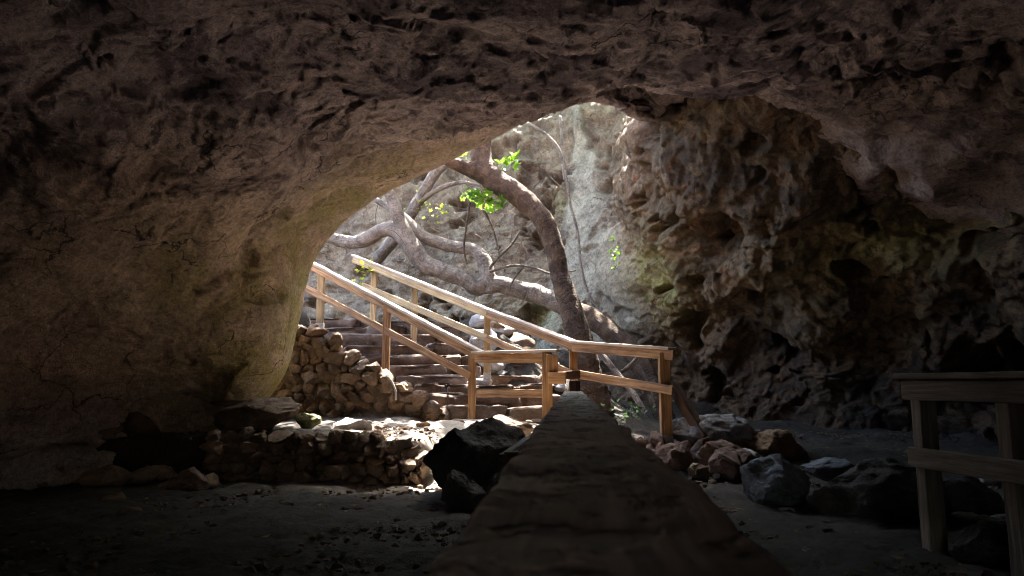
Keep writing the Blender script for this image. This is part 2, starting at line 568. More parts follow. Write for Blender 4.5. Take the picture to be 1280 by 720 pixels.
def ground_material():
    t = NT('cave_earth')
    v = t.coord()
    n1 = t.noise(v, 1.3, 7, 0.6, 0.4)
    n2 = t.noise(v, 18, 7, 0.7)
    n3 = t.noise(v, 90, 3, 0.7)
    c = t.ramp(n1, [(0.3, (0.018, 0.014, 0.011)), (0.5, (0.036, 0.029, 0.023)), (0.7, (0.072, 0.06, 0.05))])
    c = t.mix(t.attr('path_bounce'), c, t.ramp(n1, [(0.3, (0.24, 0.20, 0.165)), (0.7, (0.38, 0.335, 0.29))]))
    c = t.mix(0.7, c, t.ramp(n2, [(0.3, 0.45), (0.55, 1.0), (0.75, 1.3)]), 'MULTIPLY')
    h = t.math('ADD', t.math('ADD', n2, t.math('MULTIPLY', n3, 0.4)), t.math('MULTIPLY', n1, 1.5))
    return t.done(c, t.bump(h, 0.035, 1.0), 0.9)
MAT_GROUND = ground_material()

# ------------------------------------------------------------------ the setting: cave ceiling and left wall
def rock_disp(P, k, fc=1.0, bg=0.10, pa=0.30):
    """inward relief of cave rock at points P, k = roughness"""
    Pa = P * np.array((1.0, 1.0, 1.7))
    warp = np.stack([fbm(P * 1.6 + 31 * c, 3) for c in range(3)], 1) * 0.16
    big = 0.22 * fbm(P * 0.5 + 4.2, 2)
    mid = bg * fbm(P * 1.05 + warp, 4)
    chunk = fc * 0.13 * facet(Pa * 1.15 + warp * 1.5)
    flake = fc * 0.075 * facet(Pa * 3.0 + warp * 3 + 5) + fc * 0.055 * facet(Pa * 7.5 + warp * 6 + 9)
    small = 0.022 * ridged(P * 4.1 + warp, 4) + 0.014 * fbm(P * 13, 3)
    pn = fbm(P * np.array((1.0, 1.0, 1.6)) * 1.1 + 11.7 + warp, 4)
    pit = -pa * sstep(0.30, 0.62, pn)
    return big + k * (mid + chunk + flake + small + pit), k * sstep(0.25, 0.6, pn)

rim = [(325, 590, 7.75), (340, 508, 7.9), (360, 455, 8.0), (373, 400, 8.1), (390, 333, 8.2), (424, 285, 8.2), (475, 245, 8.0),
       (540, 210, 7.8), (610, 176, 7.6), (665, 148, 7.5), (706, 132, 7.5), (748, 127, 7.7), (792, 142, 8.5), (880, 188, 9.6), (1285, 473, 10.0)]
rim = np.array([at(*p) for p in rim])
outward = rim - np.array((1.0, 8.0, 1.0))
outward[:, 1] = 0
outward /= np.linalg.norm(outward, axis=1)[:, None]
lip1 = rim + outward * 0.30 + np.array((0, 0.35, 0))
lip2 = rim + outward * 1.0 + np.array((0, 0.45, 0))
lip3 = rim + outward * 2.6 + np.array((0, 0.0, 0.3))
lip4 = rim + outward * 5.0 + np.array((0, -1.5, 0.6))
def row(y, pts): return np.array([(x, y, z) for x, z in pts])
r75 = rim * 1.0
in1 = rim + np.array([(-.16 * (1 if k < 9 else 0), -.75, -.10 if k > 4 else 0.0) for k in range(15)]) - outward * np.array([0.02] * 15)[:, None]
in1 = rim + outward * 0.10 + np.array((0, -0.8, 0))
row6 = row(6.0, [(-4.9, -.3), (-4.5, .4), (-4.05, .9), (-3.55, 1.5), (-3.0, 2.12), (-2.4, 2.6), (-1.65, 2.98), (-.85, 3.22), (0, 3.40), (.7, 3.5), (1.25, 3.55), (2, 3.58), (3.0, 3.5), (4.3, 3.12), (8.5, 1.0)])
row4 = row(4.0, [(-5.2, -.3), (-5.1, .5), (-4.75, 1.2), (-4.25, 1.95), (-3.6, 2.55), (-2.8, 2.95), (-1.9, 3.18), (-1, 3.3), (0, 3.38), (.8, 3.4), (1.6, 3.4), (2.4, 3.42), (3.5, 3.32), (4.9, 2.95), (9.5, 1.0)])
row1 = row(1.0, [(-4.9, -.3), (-5.1, .6), (-5.0, 1.3), (-4.6, 2.0), (-3.9, 2.5), (-3, 2.85), (-2, 3.0), (-1, 3.1), (0, 3.15), (.8, 3.2), (1.7, 3.2), (2.6, 3.2), (3.6, 3.1), (5.0, 2.8), (9.5, 1.0)])
rowm = row(-3.0, [(-4.8, -.3), (-5.0, .5), (-4.8, 1.1), (-4.4, 1.7), (-3.8, 2.2), (-3, 2.5), (-2, 2.7), (-1, 2.8), (0, 2.8), (.8, 2.8), (1.7, 2.8), (2.6, 2.8), (3.6, 2.8), (5.0, 2.8), (10.5, 2.8)])
rowb = row(-7.5, [(-3.0, -.5), (-3.0, -.4), (-2.8, -.3), (-2.5, -.2), (-2.1, 0), (-1.5, .5), (-.8, .9), (-.1, 1.05), (.6, 1.1), (1.3, 1.0), (2.0, .8), (2.8, .3), (3.8, -.2), (5.2, -.3), (10, -.3)])
net = np.stack([lip4, lip3, lip2, lip1, rim, in1, row6, row4, row1, rowm, rowb])      # rows x 15 x 3
# densify rows unevenly: fine where the camera looks
def dense_axis(n, counts):
    t = []
    for k in range(n - 1): t += list(np.linspace(k, k + 1, counts[k], endpoint=False))
    return np.array(t + [n - 1])
def crom_at(n, t):
    k = np.minimum(t.astype(int), n - 2)
    f = t - k
    wts = (-.5 * f + f**2 - .5 * f**3, 1 - 2.5 * f**2 + 1.5 * f**3, .5 * f + 2 * f**2 - 1.5 * f**3, -.5 * f**2 + .5 * f**3)
    M = np.zeros((len(t), n))
    for j, wj in zip((-1, 0, 1, 2), wts):
        np.add.at(M, (np.arange(len(t)), np.clip(k + j, 0, n - 1)), wj)
    return M
tv = dense_axis(11, [6, 14, 22, 24, 46, 60, 120, 70, 20, 14])
tu = dense_axis(15, [44] * 13 + [60])
P = np.einsum('vi,uj,ijc->vuc', crom_at(11, tv), crom_at(15, tu), net)
N = grid_normals(P)
axis_pt = np.stack([np.full(P.shape[:2], 0.3), np.clip(P[..., 1], -3, 7.0), np.full(P.shape[:2], 1.3)], 2)
N *= np.sign(np.sum(N * (axis_pt - P), axis=2, keepdims=True) + 1e-9)
Pf = P.reshape(-1, 3)
VV = np.repeat(tv, len(tu))
UU = np.tile(tu, len(tv))
rim_fade = sstep(0.05, 1.3, np.abs(VV - 4.0))
smooth_zone = sstep(3.2, 2.3, Pf[:, 2]) * sstep(4.0, 5.2, Pf[:, 1]) * sstep(0.0, -1.0, Pf[:, 0]) * sstep(0.3, 1.0, Pf[:, 2])
k = 0.72 * (0.18 + 0.82 * rim_fade) * (1 - 0.48 * smooth_zone)
k = np.where(UU > 11, 1.15 * sstep(10.5, 12, UU) + k * (1 - sstep(10.5, 12, UU)), k)
k *= 1 - 0.55 * sstep(8.2, 9.0, Pf[:, 1])
D, pitmask = rock_disp(Pf, k, .5, .10, .17)
D -= 0.22 * fbm(Pf * 0.5 + 4.2, 2) * (1 - (0.15 + 0.85 * rim_fade))
# hollow under the left wall, and the smaller hollows seen in the roof
def hollow(P, px, py, d, rad, amp):
    q = at(px, py, d)
    return amp * np.exp(-np.sum(((P - q) / np.array(rad)) ** 2, axis=1))
for h in ((235, 520, 6.4, (.7, .9, .45), -0.4), (300, 545, 7.2, (.5, .8, .35), -0.4), (60, 440, 5.2, (.45, .7, .18), -.3), (80, 520, 5.5, (1.0, 1.2, .6), -.25),
          (265, 75, 4.8, (.30, .25, .16), -.24), (210, 115, 4.9, (.28, .25, .16), -.28), (190, 205, 5.2, (.22, .25, .14), -.2), (60, 185, 4.8, (.3, .3, .15), -.2),
          (530, 8, 4.5, (.35, .2, .2), -.2), (225, 375, 6.0, (.10, .25, .22), -.13), (840, 170, 8.3, (.4, .4, .25), -.3)):
    D += hollow(Pf, *h)
Pn = Pf + N.reshape(-1, 3) * D[:, None]
al = sstep(2.2, 0.1, np.abs(VV - 4.2)) * (.35 + .5 * sstep(7.5, 5, UU)) * sstep(11, 8, UU)
al = np.maximum(al, 0.75 * sstep(6.0, 7.2, Pf[:, 1]) * sstep(2.3, 1.3, Pf[:, 2]))
al = np.maximum(al, 0.75 * np.exp(-np.sum(((Pf - at(290, 365, 6.8)) / np.array((1.1, 1.3, .6))) ** 2, axis=1)))
stn_shade = sstep(1.9, 2.8, Pf[:, 2]) * sstep(7.3, 6.0, Pf[:, 1]) + 0.42
stn_shade = np.clip(stn_shade + pitmask, 0, 1.2)  # this mask also deepens inside the pits
me = mesh_np('cave_ceiling', Pn, grid_faces(*P.shape[:2]), True, {'algae': al, 'stain_shade': stn_shade, 'rust': np.full(len(Pf), .25), 'grey': np.zeros(len(Pf)), 'ochre': np.clip(np.maximum(smooth_zone, .8 * sstep(2.2, .0, np.abs(VV - 4.6) + .7 * fbm(Pf * 1.3 + 3, 4)) * sstep(10, 6, UU)), 0, 1), 'shade_tone': .85 * sstep(10.9, 12.4, UU + .35 * fbm(Pf * 1.2, 3))})  # right end tinted darker to meet the wall's tone
tag(link('cave_ceiling', me, MAT_CAVE), kind='structure')

# ------------------------------------------------------------------ right cave wall running out into the cliff behind the stairs
cols = [((-13, 13.5), 0), ((-9, 14.5), 0), ((-6.5, 14.2), 0), ((-4.2, 14.0), 0), ((-2.3, 13.7), 0), ((-.6, 13.3), 0), ((.7, 12.9), 0), ((1.5, 12.3), .0), ((2.15, 11.2), .22), ((2.95, 10.0), .75),
        ((4.1, 9.0), 1), ((5.2, 8.0), 1), ((6.0, 6.6), 1), ((6.4, 4.4), 1), ((6.5, 1.0), 1), ((6.3, -3), 1), ((5.5, -7), 1)]
zr = np.array([-.8, 0.0, .6, 1.2, 1.8, 2.4, 3.0, 3.6, 4.4, 5.4, 6.6, 7.6, 8.0])
cliff_off = np.array([.35, .30, .2, .12, .08, .0, -.1, -.2, -.35, -.6, -1.0, -1.9, -4.5])
cave_off = np.array([-.3, -.5, -.8, -.85, -.35, .3, .6, 1.15, 2.0, 1.0, 1.5, 1.6, .5])
xy = np.array([c[0] for c in cols], float)
bl = np.array([c[1] for c in cols], float)
tng = np.gradient(xy, axis=0)
nrm = np.stack([tng[:, 1], -tng[:, 0]], 1)
nrm /= np.linalg.norm(nrm, axis=1)[:, None]
nrm *= np.sign(np.sum(nrm * (np.array((0.0, 6.0)) - xy), axis=1))[:, None]
net = np.zeros((len(zr), len(cols), 3))
for i, z in enumerate(zr):
    o = cliff_off[i] * (1 - bl) + cave_off[i] * bl
    net[i, :, :2] = xy + nrm * o[:, None]
    net[i, :, 2] = z
tv = dense_axis(len(zr), [16, 30, 30, 30, 30, 30, 30, 34, 34, 28, 16, 8])
tu = dense_axis(len(cols), [6, 14, 44, 54, 54, 54, 54, 64, 70, 74, 74, 74, 60, 30, 12, 8])
P = np.einsum('vi,uj,ijc->vuc', crom_at(len(zr), tv), crom_at(len(cols), tu), net)
N = grid_normals(P)
ctr = np.array((0.0, 6.0, 2.0)) - P
N *= np.sign(np.sum(N * ctr * np.array((1, 1, 0.0)), axis=2, keepdims=True) + 1e-9)
Pf = P.reshape(-1, 3)
UU = np.tile(tu, len(tv))
gx = np.abs(Pf[:, 0] - 1.42 + 0.16 * fbm(Pf * 1.6, 4))
grey = sstep(1.25, 0.6, gx / (.12 + .20 * np.clip(5.6 - Pf[:, 2], 0, 5))) * sstep(.6, 1.6, Pf[:, 2]) * sstep(10.9, 11.4, Pf[:, 1])       # flowstone cone, wider lower down
k = 0.8 + 0.3 * sstep(7.5, 9, UU)
k *= 1 - 0.72 * grey
D, pitmask = rock_disp(Pf + 20, k, .42, .26, .42)
D += 0.16 * grey
for h in ((1175, 245, 7.2, (.45, .6, .35), -1.0), (1010, 400, 8.0, (.9, .9, .4), -.7), (905, 290, 9.3, (.3, .4, .3), -.6), (1150, 400, 7.2, (.5, .6, .2), -.4), (890, 190, 9.3, (.45, .5, .3), -.4), (1060, 310, 7.8, (.5, .5, .3), .35),
          (1200, 330, 7.2, (.6, .6, .22), .3), (800, 480, 10.4, (.8, .8, .5), -1.1), (1150, 480, 7.2, (1.0, .6, .35), -.4), (975, 430, 8.6, (.3, .5, .6), -.35), (1000, 205, 8.5, (.18, .4, .5), .25),
          (960, 250, 8.9, (.10, .4, .45), -.3), (835, 190, 9.8, (.2, .4, .25), -.3)):
    D += hollow(Pf, *h)
Pn = Pf + N.reshape(-1, 3) * D[:, None]
def blob(px, py, d, rad): return np.exp(-np.sum(((Pf - at(px, py, d)) / np.array(rad)) ** 2, axis=1))
al = 0.9 * blob(815, 360, 10.6, (.5, .8, .8)) + .8 * blob(1090, 300, 7.8, (.9, .9, .35)) + .35 * blob(1000, 420, 8.4, (1.2, 1, .9)) + .8 * blob(690, 400, 12.6, (.5, .8, .35)) + .5 * blob(1240, 170, 7, (.4, .5, .5)) + .5 * blob(700, 240, 12.6, (.3, .6, .4))
rust = 0.4 + 1.0 * blob(850, 260, 9.8, (.9, 1, .9)) + .4 * blob(1090, 480, 8, (.8, .8, .6))
stn_shade = np.clip(0.25 + .5 * sstep(2.0, 1.2, Pf[:, 2]) * sstep(8.2, 9, UU) + 0.7 * sstep(8.4, 9.5, UU) + pitmask * 0.6 + .8 * blob(800, 470, 10.6, (.9, 1, .6)), 0, 1.3)  # stains, plus shade of the low recess and hollow painted into the colour
me = mesh_np('cave_wall', Pn, grid_faces(*P.shape[:2]), True, {'algae': np.clip(al, 0, 1), 'stain_shade': stn_shade, 'rust': np.clip(rust, 0, 1) * sstep(6.8, 8.6, UU), 'grey': grey * .75, 'shade_tone': .8 * sstep(2.1, 1.2, Pf[:, 2] + .4 * fbm(Pf * 1.1, 3)) * sstep(8.2, 9.2, UU), 'pale': sstep(7.6, 6.8, UU) * .9 * (1 - .7 * grey)})  # lower right wall darkened in colour for the recess shade
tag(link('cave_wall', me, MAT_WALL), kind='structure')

# ------------------------------------------------------------------ ground
steps = [(556, 702, 507, 9.20), (530, 700, 493, 9.45), (518, 690, 482, 9.70), (500, 670, 470, 9.95), (486, 655, 457, 10.15), (452, 630, 444, 10.35), (434, 610, 431, 10.55), (420, 590, 418, 10.75), (400, 575, 408, 10.95), (372, 560, 400, 11.2)]
gp = []                                            # scattered heights: x, y, z, reach
def g(px, py, d, r=.6): gp.append((*at(px, py, d), r))
for x in np.arange(-8, 8.1, 1.0):
    for y in np.arange(-8, 5.6, 1.0): gp.append((x, y, 0.0, .7))
for x in np.arange(-7, 8, .6):
    gp.append((x, 6.0, 0.0 if x < 1.2 else 0.02, .4))
    gp.append((x, 6.4, 0.01 if x < 1.2 else 0.04, .35))
for x in np.arange(.9, 7, .5):
    gp.append((x, 7.2, .08, .4)); gp.append((x, 8.0, .20, .5)); gp.append((x, 9.0, .30, .6)); gp.append((x, 10.0, .38, .6)); gp.append((x, 11.5, .6, .6)); gp.append((x, 13, .8, .8))
for x in (-.4, .1, .5):
    gp.append((x, 6.9, .16, .3)); gp.append((x, 7.4, .34, .3)); gp.append((x, 7.9, .42, .3)); gp.append((x, 8.5, .45, .4)); gp.append((x, 9.0, .45, .4))
for x in np.arange(-6, -.85, .4):
    for y in (7.0, 7.3, 7.7, 8.1, 8.5, 8.8): gp.append((x, y, .43, .3))
for (l, r, py, d) in steps:
    a, b = at(l, py, d), at(r, py, d)
    for q in (0, .33, .66, 1.0):
        p = a + (b - a) * q
        gp.append((p[0], p[1] + .1, p[2] - .22, .22))
    gp.append((a[0] - .15, a[1] - .25, a[2] - .35, .22)); gp.append((a[0] - .5, a[1] - .1, a[2] - .2, .3))
    gp.append((b[0] + .35, b[1] + .1, b[2] - .05 + .1, .3)); gp.append((b[0] + .9, b[1] + .5, b[2] - .15, .4))
for x in np.arange(-8, -3.4, .6):
    for y in (10.2, 11, 12, 13, 15): gp.append((x, y, 1.9 + .1 * (y - 10), .6))
for x in np.arange(-3.2, .3, .6):
    for y in (12.2, 13, 14.5): gp.append((x, y, 1.55 - .22 * (x + 1.5) * (1 if x > -1.5 else .4), .6))
gp = np.array(gp)
def ground_z(x, y):
    x, y = np.asarray(x, float).ravel(), np.asarray(y, float).ravel()
    num, den = np.zeros(len(x)), np.zeros(len(x)) + 1e-12
    for (gx_, gy_, gz_, gr_) in gp:
        d2 = ((x - gx_) ** 2 + (y - gy_) ** 2) / gr_ ** 2
        wgt = np.exp(-d2 * 1.6) + 1e-5 / (1 + d2 * d2)
        num += wgt * gz_
        den += wgt
    z = num / den
    # the low retaining wall holds the landing up: a sharp step there
    face = 6.72 + 0.05 * np.sin(x * 1.7)
    m = sstep(-.75, -1.0, x)
    z = np.where((y < face), z * (1 - m) + m * np.minimum(z, 0.02), np.where((y < 8.9), z * (1 - m) + m * np.maximum(z, .40), z))
    return z
xs = np.concatenate([np.linspace(-40, -9, 10), np.arange(-8.5, 8.5, .045), np.linspace(9, 40, 10)])
ys = np.concatenate([np.linspace(-40, -3, 12), np.arange(-2.5, 1.5, .25), np.arange(1.6, 12.5, .04), np.linspace(12.6, 15, 16), np.linspace(16, 60, 8)])
X, Y = np.meshgrid(xs, ys)
Z = ground_z(X, Y)
G = np.stack([X.ravel(), Y.ravel(), Z], 1)
q = G * np.array((1, 1, 0))
G[:, 2] += 0.07 * fbm(q * 0.7, 3) + 0.035 * fbm(q * 3.1 + 3, 4) + 0.018 * ridged(q * 8, 3)
path_bounce = np.exp(-((G[:, 0] + .45) / 1.5) ** 4) * sstep(5.9, 6.4, G[:, 1] + .12 * fbm(q * 2, 3)) * sstep(9.8, 9.0, G[:, 1])       # landing path painted paler, so its sunlit ground bounces more light
me = mesh_np('ground', G, grid_faces(*X.shape), True, {'path_bounce': path_bounce})
tag(link('ground', me, MAT_GROUND), kind='structure')
def gz(x, y): return float(ground_z([x], [y])[0])

# ------------------------------------------------------------------ stone stairs
root = thing('stone_staircase', at(560, 520, 9.2), 'rough stone staircase climbing left between the wooden railings out of the cave', 'stairs')
for i, (l, r, py, d) in enumerate(steps):
    mb = MB()
    a, b = at(l, py, d), at(r, py, d)
    b = b + np.array((0, .18, 0))
    n = 2 + (i * 7) % 3
    cuts_ = np.sort(np.concatenate([[0, 1], np.clip(np.linspace(0, 1, n + 1)[1:-1] + np.random.RandomState(i).uniform(-.1, .1, n - 1), .1, .9)]))
    for j in range(n):
        p, qn = a + (b - a) * cuts_[j], a + (b - a) * cuts_[j + 1]
        Lx = np.linalg.norm(qn - p)
        V, F = ico(4)
        V = np.sign(V) * np.abs(V) ** 0.27
        rs = np.random.RandomState(i * 10 + j)
        V = V * np.array((Lx * .54, .30, .105 + rs.uniform(-.01, .012)))
        c = (p + qn) / 2 + np.array((0, .24 + rs.uniform(-.06, .06), -.10 + rs.uniform(-.03, .02)))
        W_ = V + c
        nn = V / (np.linalg.norm(V, axis=1)[:, None] + 1e-6)
        W_ = W_ + nn * (0.06 * fbm(W_ * 3.5 + i * 5, 4) + .055 * facet(W_ * 5 + j))[:, None]
        mb.add(W_, F)
    o = mb.build('step', MAT_STEP, root)

# ------------------------------------------------------------------ rubble walls
def stone_wall(name, label, top, bot, dfun, sz, seed, mat, cat='stone wall'):
    """top, bot: polylines of pixels; stones fill the face between them at depth dfun(px)"""
    rs = np.random.RandomState(seed)
    mb = MB()
    tones = []
    x0, x1 = top[0][0], top[-1][0]
    tx, ty = zip(*top)
    bx, by = zip(*bot)
    px = x0
    rowh = sz
    ymin, ymax = min(ty), max(by)
    rws = np.arange(ymax, ymin - rowh * .5, -rowh * .78)
    for ri, yy in enumerate(rws):
        px = x0 + rs.uniform(0, sz)
        while px < x1:
            wd = sz * rs.uniform(.7, 1.8)
            cx = px + wd / 2
            cy = yy - rowh / 2 + rs.uniform(-.15, .15) * rowh
            t_, b_ = np.interp(cx, tx, ty), np.interp(cx, bx, by)
            if t_ - rowh * .2 < cy < b_ + rowh * .3 and cx < x1:
                d = dfun(cx, (b_ - cy) / max(1, b_ - t_)) + rs.uniform(-.05, .05)
                c = at(cx, cy, d)
                s_ = d / FPX
                hh = rowh * rs.uniform(.85, 1.25)
                V, F = rock_geo(seed * 1000 + ri * 60 + int(cx), (wd * 1.22 * s_, .30 * rs.uniform(.9, 1.15), hh * s_ * 1.22), 4, 13, .10, .5, .82)
                ang = rs.uniform(-.35, .35)
                ca, sa = math.cos(ang), math.sin(ang)
                V = np.stack([V[:, 0] * ca - V[:, 2] * sa, V[:, 1], V[:, 0] * sa + V[:, 2] * ca], 1)
                mb.add(V + c, F)
                tones += [rs.rand()] * len(V)
            px += wd * .92
    # earth packed between and behind the stones
    n_ = 40
    core = []
    for f_ in (0, 1):
        for cx in np.linspace(x0 + 3, x1 - 3, n_):
            t_, b_ = np.interp(cx, tx, ty) + sz * .5, np.interp(cx, bx, by)
            for f in np.linspace(0, 1, 6):
                core.append(at(cx, b_ + (t_ - b_) * f, dfun(cx, f) - .02 + f_ * .3))
    core = np.array(core).reshape(2, n_, 6, 3)
    for f_ in (0, 1):
        mb.add(core[f_].reshape(-1, 3), np.concatenate([grid_faces(n_, 6)[:, [0, 1, 2]], grid_faces(n_, 6)[:, [0, 2, 3]]]))
        tones += [0.0] * (n_ * 6)
    lid = np.stack([core[0, :, 5], core[1, :, 5]], 1)
    mb.add(lid.reshape(-1, 3), np.concatenate([grid_faces(n_, 2)[:, [0, 1, 2]], grid_faces(n_, 2)[:, [0, 2, 3]]]))
    tones += [0.0] * (n_ * 2)
    o = mb.build(name, mat)
    at_ = o.data.attributes.new('tone', 'FLOAT', 'POINT')
    at_.data.foreach_set('value', np.array(tones, np.float32))
    return tag(o, label, cat)

stone_wall('rubble_wall', 'tall dry stone wall holding up the left side of the stone stairs',
           [(290, 485), (320, 455), (345, 422), (378, 404), (405, 418), (435, 440), (470, 463), (500, 482), (535, 500), (560, 512)], [(290, 550), (345, 548), (420, 545), (480, 538), (560, 532)],
           lambda px, f: 9.0 - .25 * (1 - f) * 0 + .25 * (1 - f) + (px - 345) / 215 * .1, 15, 5, MAT_STONE)
stone_wall('retaining_wall', 'low dry stone retaining wall along the cave floor below the landing',
           [(255, 545), (300, 540), (360, 545), (420, 548), (470, 548), (510, 556), (534, 566)], [(255, 618), (320, 612), (400, 606), (470, 600), (534, 596)],
           lambda px, f: 6.62 + .12 * f, 16, 9, MAT_STONE)

# ------------------------------------------------------------------ rocks
def rock(name, px, py_top, py_bot, wpx, d, label, mat, seed, deep=.8, cuts=14, sub=5, group=None, rz=None, cat='rock', tilt=0.0):
    s_ = d / FPX
    c = at(px, (py_top + py_bot) / 2, d)
    V, F = rock_geo(seed, (wpx * s_, wpx * s_ * deep, (py_bot - py_top) * s_ * 1.08), sub, cuts, .07)
    if tilt:
        ca, sa = math.cos(tilt), math.sin(tilt)
        V = np.stack([V[:, 0] * ca - V[:, 2] * sa, V[:, 1], V[:, 0] * sa + V[:, 2] * ca], 1)
    me = mesh_np(name, V, F, True, {'tone': np.full(len(V), random.Random(seed).random())})
    o = link(name, me, mat)
    o.location = Vector([float(q) for q in c])
    return tag(o, label, cat, group)

rock('boulder', 600, 528, 632, 138, 5.75, 'big black rugged boulder left of the foreground plank', MAT_DARKSTONE, 41, .9, 16)
rock('rock', 580, 590, 634, 56, 5.25, 'small black rock leaning on the front of the big black boulder', MAT_DARKSTONE, 42)
rock('rock', 630, 592, 628, 44, 5.35, 'dark rock between the big black boulder and the plank', MAT_DARKSTONE, 43)
rock('boulder', 322, 500, 541, 108, 7.1, 'long tan block lying tilted on the left end of the low stone wall', MAT_STONE, 44, .55, 18, tilt=.22)
rock('boulder', 290, 494, 512, 70, 7.6, 'flat dark slab behind the tilted tan block', MAT_STONE, 61, .7)
rock('rock', 385, 517, 537, 34, 7.3, 'small green mossy rock right of the tilted tan block', MAT_MOSSSTONE, 45)
rock('rock', 436, 524, 549, 56, 7.5, 'flat pale grey rock lying on the landing above the low wall', MAT_GREYSTONE, 46, .9)
rock('rock', 502, 533, 552, 34, 8.4, 'rounded tan rock at the foot of the stair wall', MAT_STONE, 47)
rock('boulder', 625, 520, 548, 82, 6.9, 'flat sunlit tan rock behind the big black boulder', MAT_STONE, 48, .8)
rock('boulder', 885, 519, 566, 112, 7.8, 'pale grey boulder behind the leaning dark post', MAT_GREYSTONE, 49, .7)
rock('boulder', 903, 553, 602, 66, 6.9, 'reddish brown boulder at the front of the rubble pile right of the plank', MAT_REDSTONE, 50)
rock('boulder', 838, 552, 592, 54, 7.1, 'reddish rock at the foot of the end post of the right stair railing', MAT_REDSTONE, 51)
rock('boulder', 972, 538, 574, 68, 7.6, 'tan square block standing right of the pale grey boulder', MAT_STONE, 52, .7, 20)
rock('boulder', 975, 572, 640, 92, 5.4, 'bluish grey craggy boulder left of the large dark boulder', MAT_BLUESTONE, 53, .9, 16)
rock('boulder', 1092, 578, 672, 158, 5.0, 'large dark flat-topped boulder left of the near right railing post', MAT_DARKSTONE, 54, .8, 18)
rock('boulder', 1205, 598, 662, 90, 5.1, 'dark pointed boulder seen through the near right railing', MAT_DARKSTONE, 55, .8)
rock('boulder', 1275, 600, 664, 76, 5.2, 'dark boulder at the right edge of the photo behind the railing', MAT_DARKSTONE, 56, .8)
rock('boulder', 1248, 655, 712, 104, 3.75, 'low dark boulder in front of the near right railing', MAT_DARKSTONE, 57, .8)
rock('rock', 1035, 574, 604, 60, 6.0, 'grey rock behind the bluish craggy boulder', MAT_BLUESTONE, 58)
rock('rock', 1110, 590, 612, 70, 6.1, 'flat grey rock behind the large dark boulder', MAT_BLUESTONE, 59)
rock('boulder', 230, 586, 640, 76, 6.3, 'brown rock at the dark foot of the left cave wall', MAT_REDSTONE, 60)
rs = np.random.RandomState(12)
for i in range(70):
    px = rs.uniform(745, 940)
    d = rs.uniform(6.5, 8.4)
    x = at(px, 500, d)[0]
    z = gz(x, d)
    s = rs.uniform(.10, .20) * (1.6 if i % 5 == 0 else 1)
    V, F = rock_geo(200 + i, (s * 1.3, s, s * .95), 4, 13, .09, .45, .8)
    me = mesh_np('rock', V, F, True, {'tone': np.full(len(V), rs.rand())})
    o = link('rock', me, (MAT_REDSTONE, MAT_STONE, MAT_REDSTONE, MAT_GREYSTONE, MAT_REDSTONE)[i % 5])
    o.location = (x, d, z + s * .5)
    o.rotation_euler = (0, 0, rs.uniform(0, 6))
    tag(o, 'small loose stone in the rubble pile under the right stair railing', 'rock', 'loose stones in the right rubble pile')
for i in range(46):
    px = rs.uniform(400, 690)
    d = rs.uniform(7.0, 9.0)
    x = at(px, 500, d)[0]
    s = rs.uniform(.05, .14)
    V, F = rock_geo(400 + i, (s * 1.3, s, s * .7), 3, 9, .09)
    me = mesh_np('rock', V, F, True, {'tone': np.full(len(V), rs.rand())})
    o = link('rock', me, MAT_STONE)
    o.location = (x, d, gz(x, d) + s * .2)
    tag(o, 'small loose stone lying on the landing below the stairs', 'rock', 'loose stones on the landing')
for i in range(40):
    if i % 2 == 0 and i > 14: continue
    a = rs.uniform(0, 1)
    d = rs.uniform(4.6, 6.6)
    px = rs.uniform(940, 1275) if i % 2 else rs.uniform(20, 520)
    x = at(px, 500, d)[0]
    s = rs.uniform(.05, .17)
    V, F = rock_geo(500 + i, (s * 1.3, s, s * .8), 3, 9, .09)
    me = mesh_np('rock', V, F, True, {'tone': np.full(len(V), rs.rand())})
    o = link('rock', me, MAT_GREYSTONE if i % 2 else MAT_STONE)
    o.location = (x, d, gz(x, d) + s * .2)
    if i % 2: tag(o, 'small grey stone among the dark boulders on the right of the cave floor', 'rock', 'loose stones by the dark boulders')
    else: tag(o, 'small brown stone strewn along the dark left cave floor', 'rock', 'loose stones on the left floor')
# rough bank of rocks right of the stairs
for i in range(34):
    px = rs.uniform(585, 705)
    d = rs.uniform(9.9, 11.6)
    x = at(px, 480, d)[0]
    s = rs.uniform(.14, .40)
    V, F = rock_geo(700 + i, (s * 1.3, s, s * .8), 3, 10, .09)
    me = mesh_np('rock', V, F, True, {'tone': np.full(len(V), rs.rand())})
    o = link('rock', me, MAT_GREYSTONE if i % 3 else MAT_STONE)
    o.location = (x, d, gz(x, d) + s * .15)
    tag(o, 'rough stone in the bank between the stairs and the right stair railing', 'rock', 'stones in the bank beside the stairs')

for i, (px, pb, wpx, d) in enumerate(((130, 608, 60, 6.3), (180, 600, 46, 6.5), (120, 590, 80, 6.9), (165, 585, 60, 7.0), (205, 598, 44, 6.6), (255, 612, 40, 6.3))):
    c = at(px, pb, d)
    s = wpx * d / FPX
    V, F = rock_geo(900 + i, (s, s * .8, s * .6), 4, 12, .09)
    me = mesh_np('rock', V, F, True, {'tone': np.full(len(V), rs.rand())})
    o = link('rock', me, MAT_STONE)
    o.location = (c[0], d, gz(c[0], d) + s * .2)
    tag(o, 'brown fallen stone lying in the black hollow under the left cave wall', 'rock', 'stones in the hollow under the left wall')

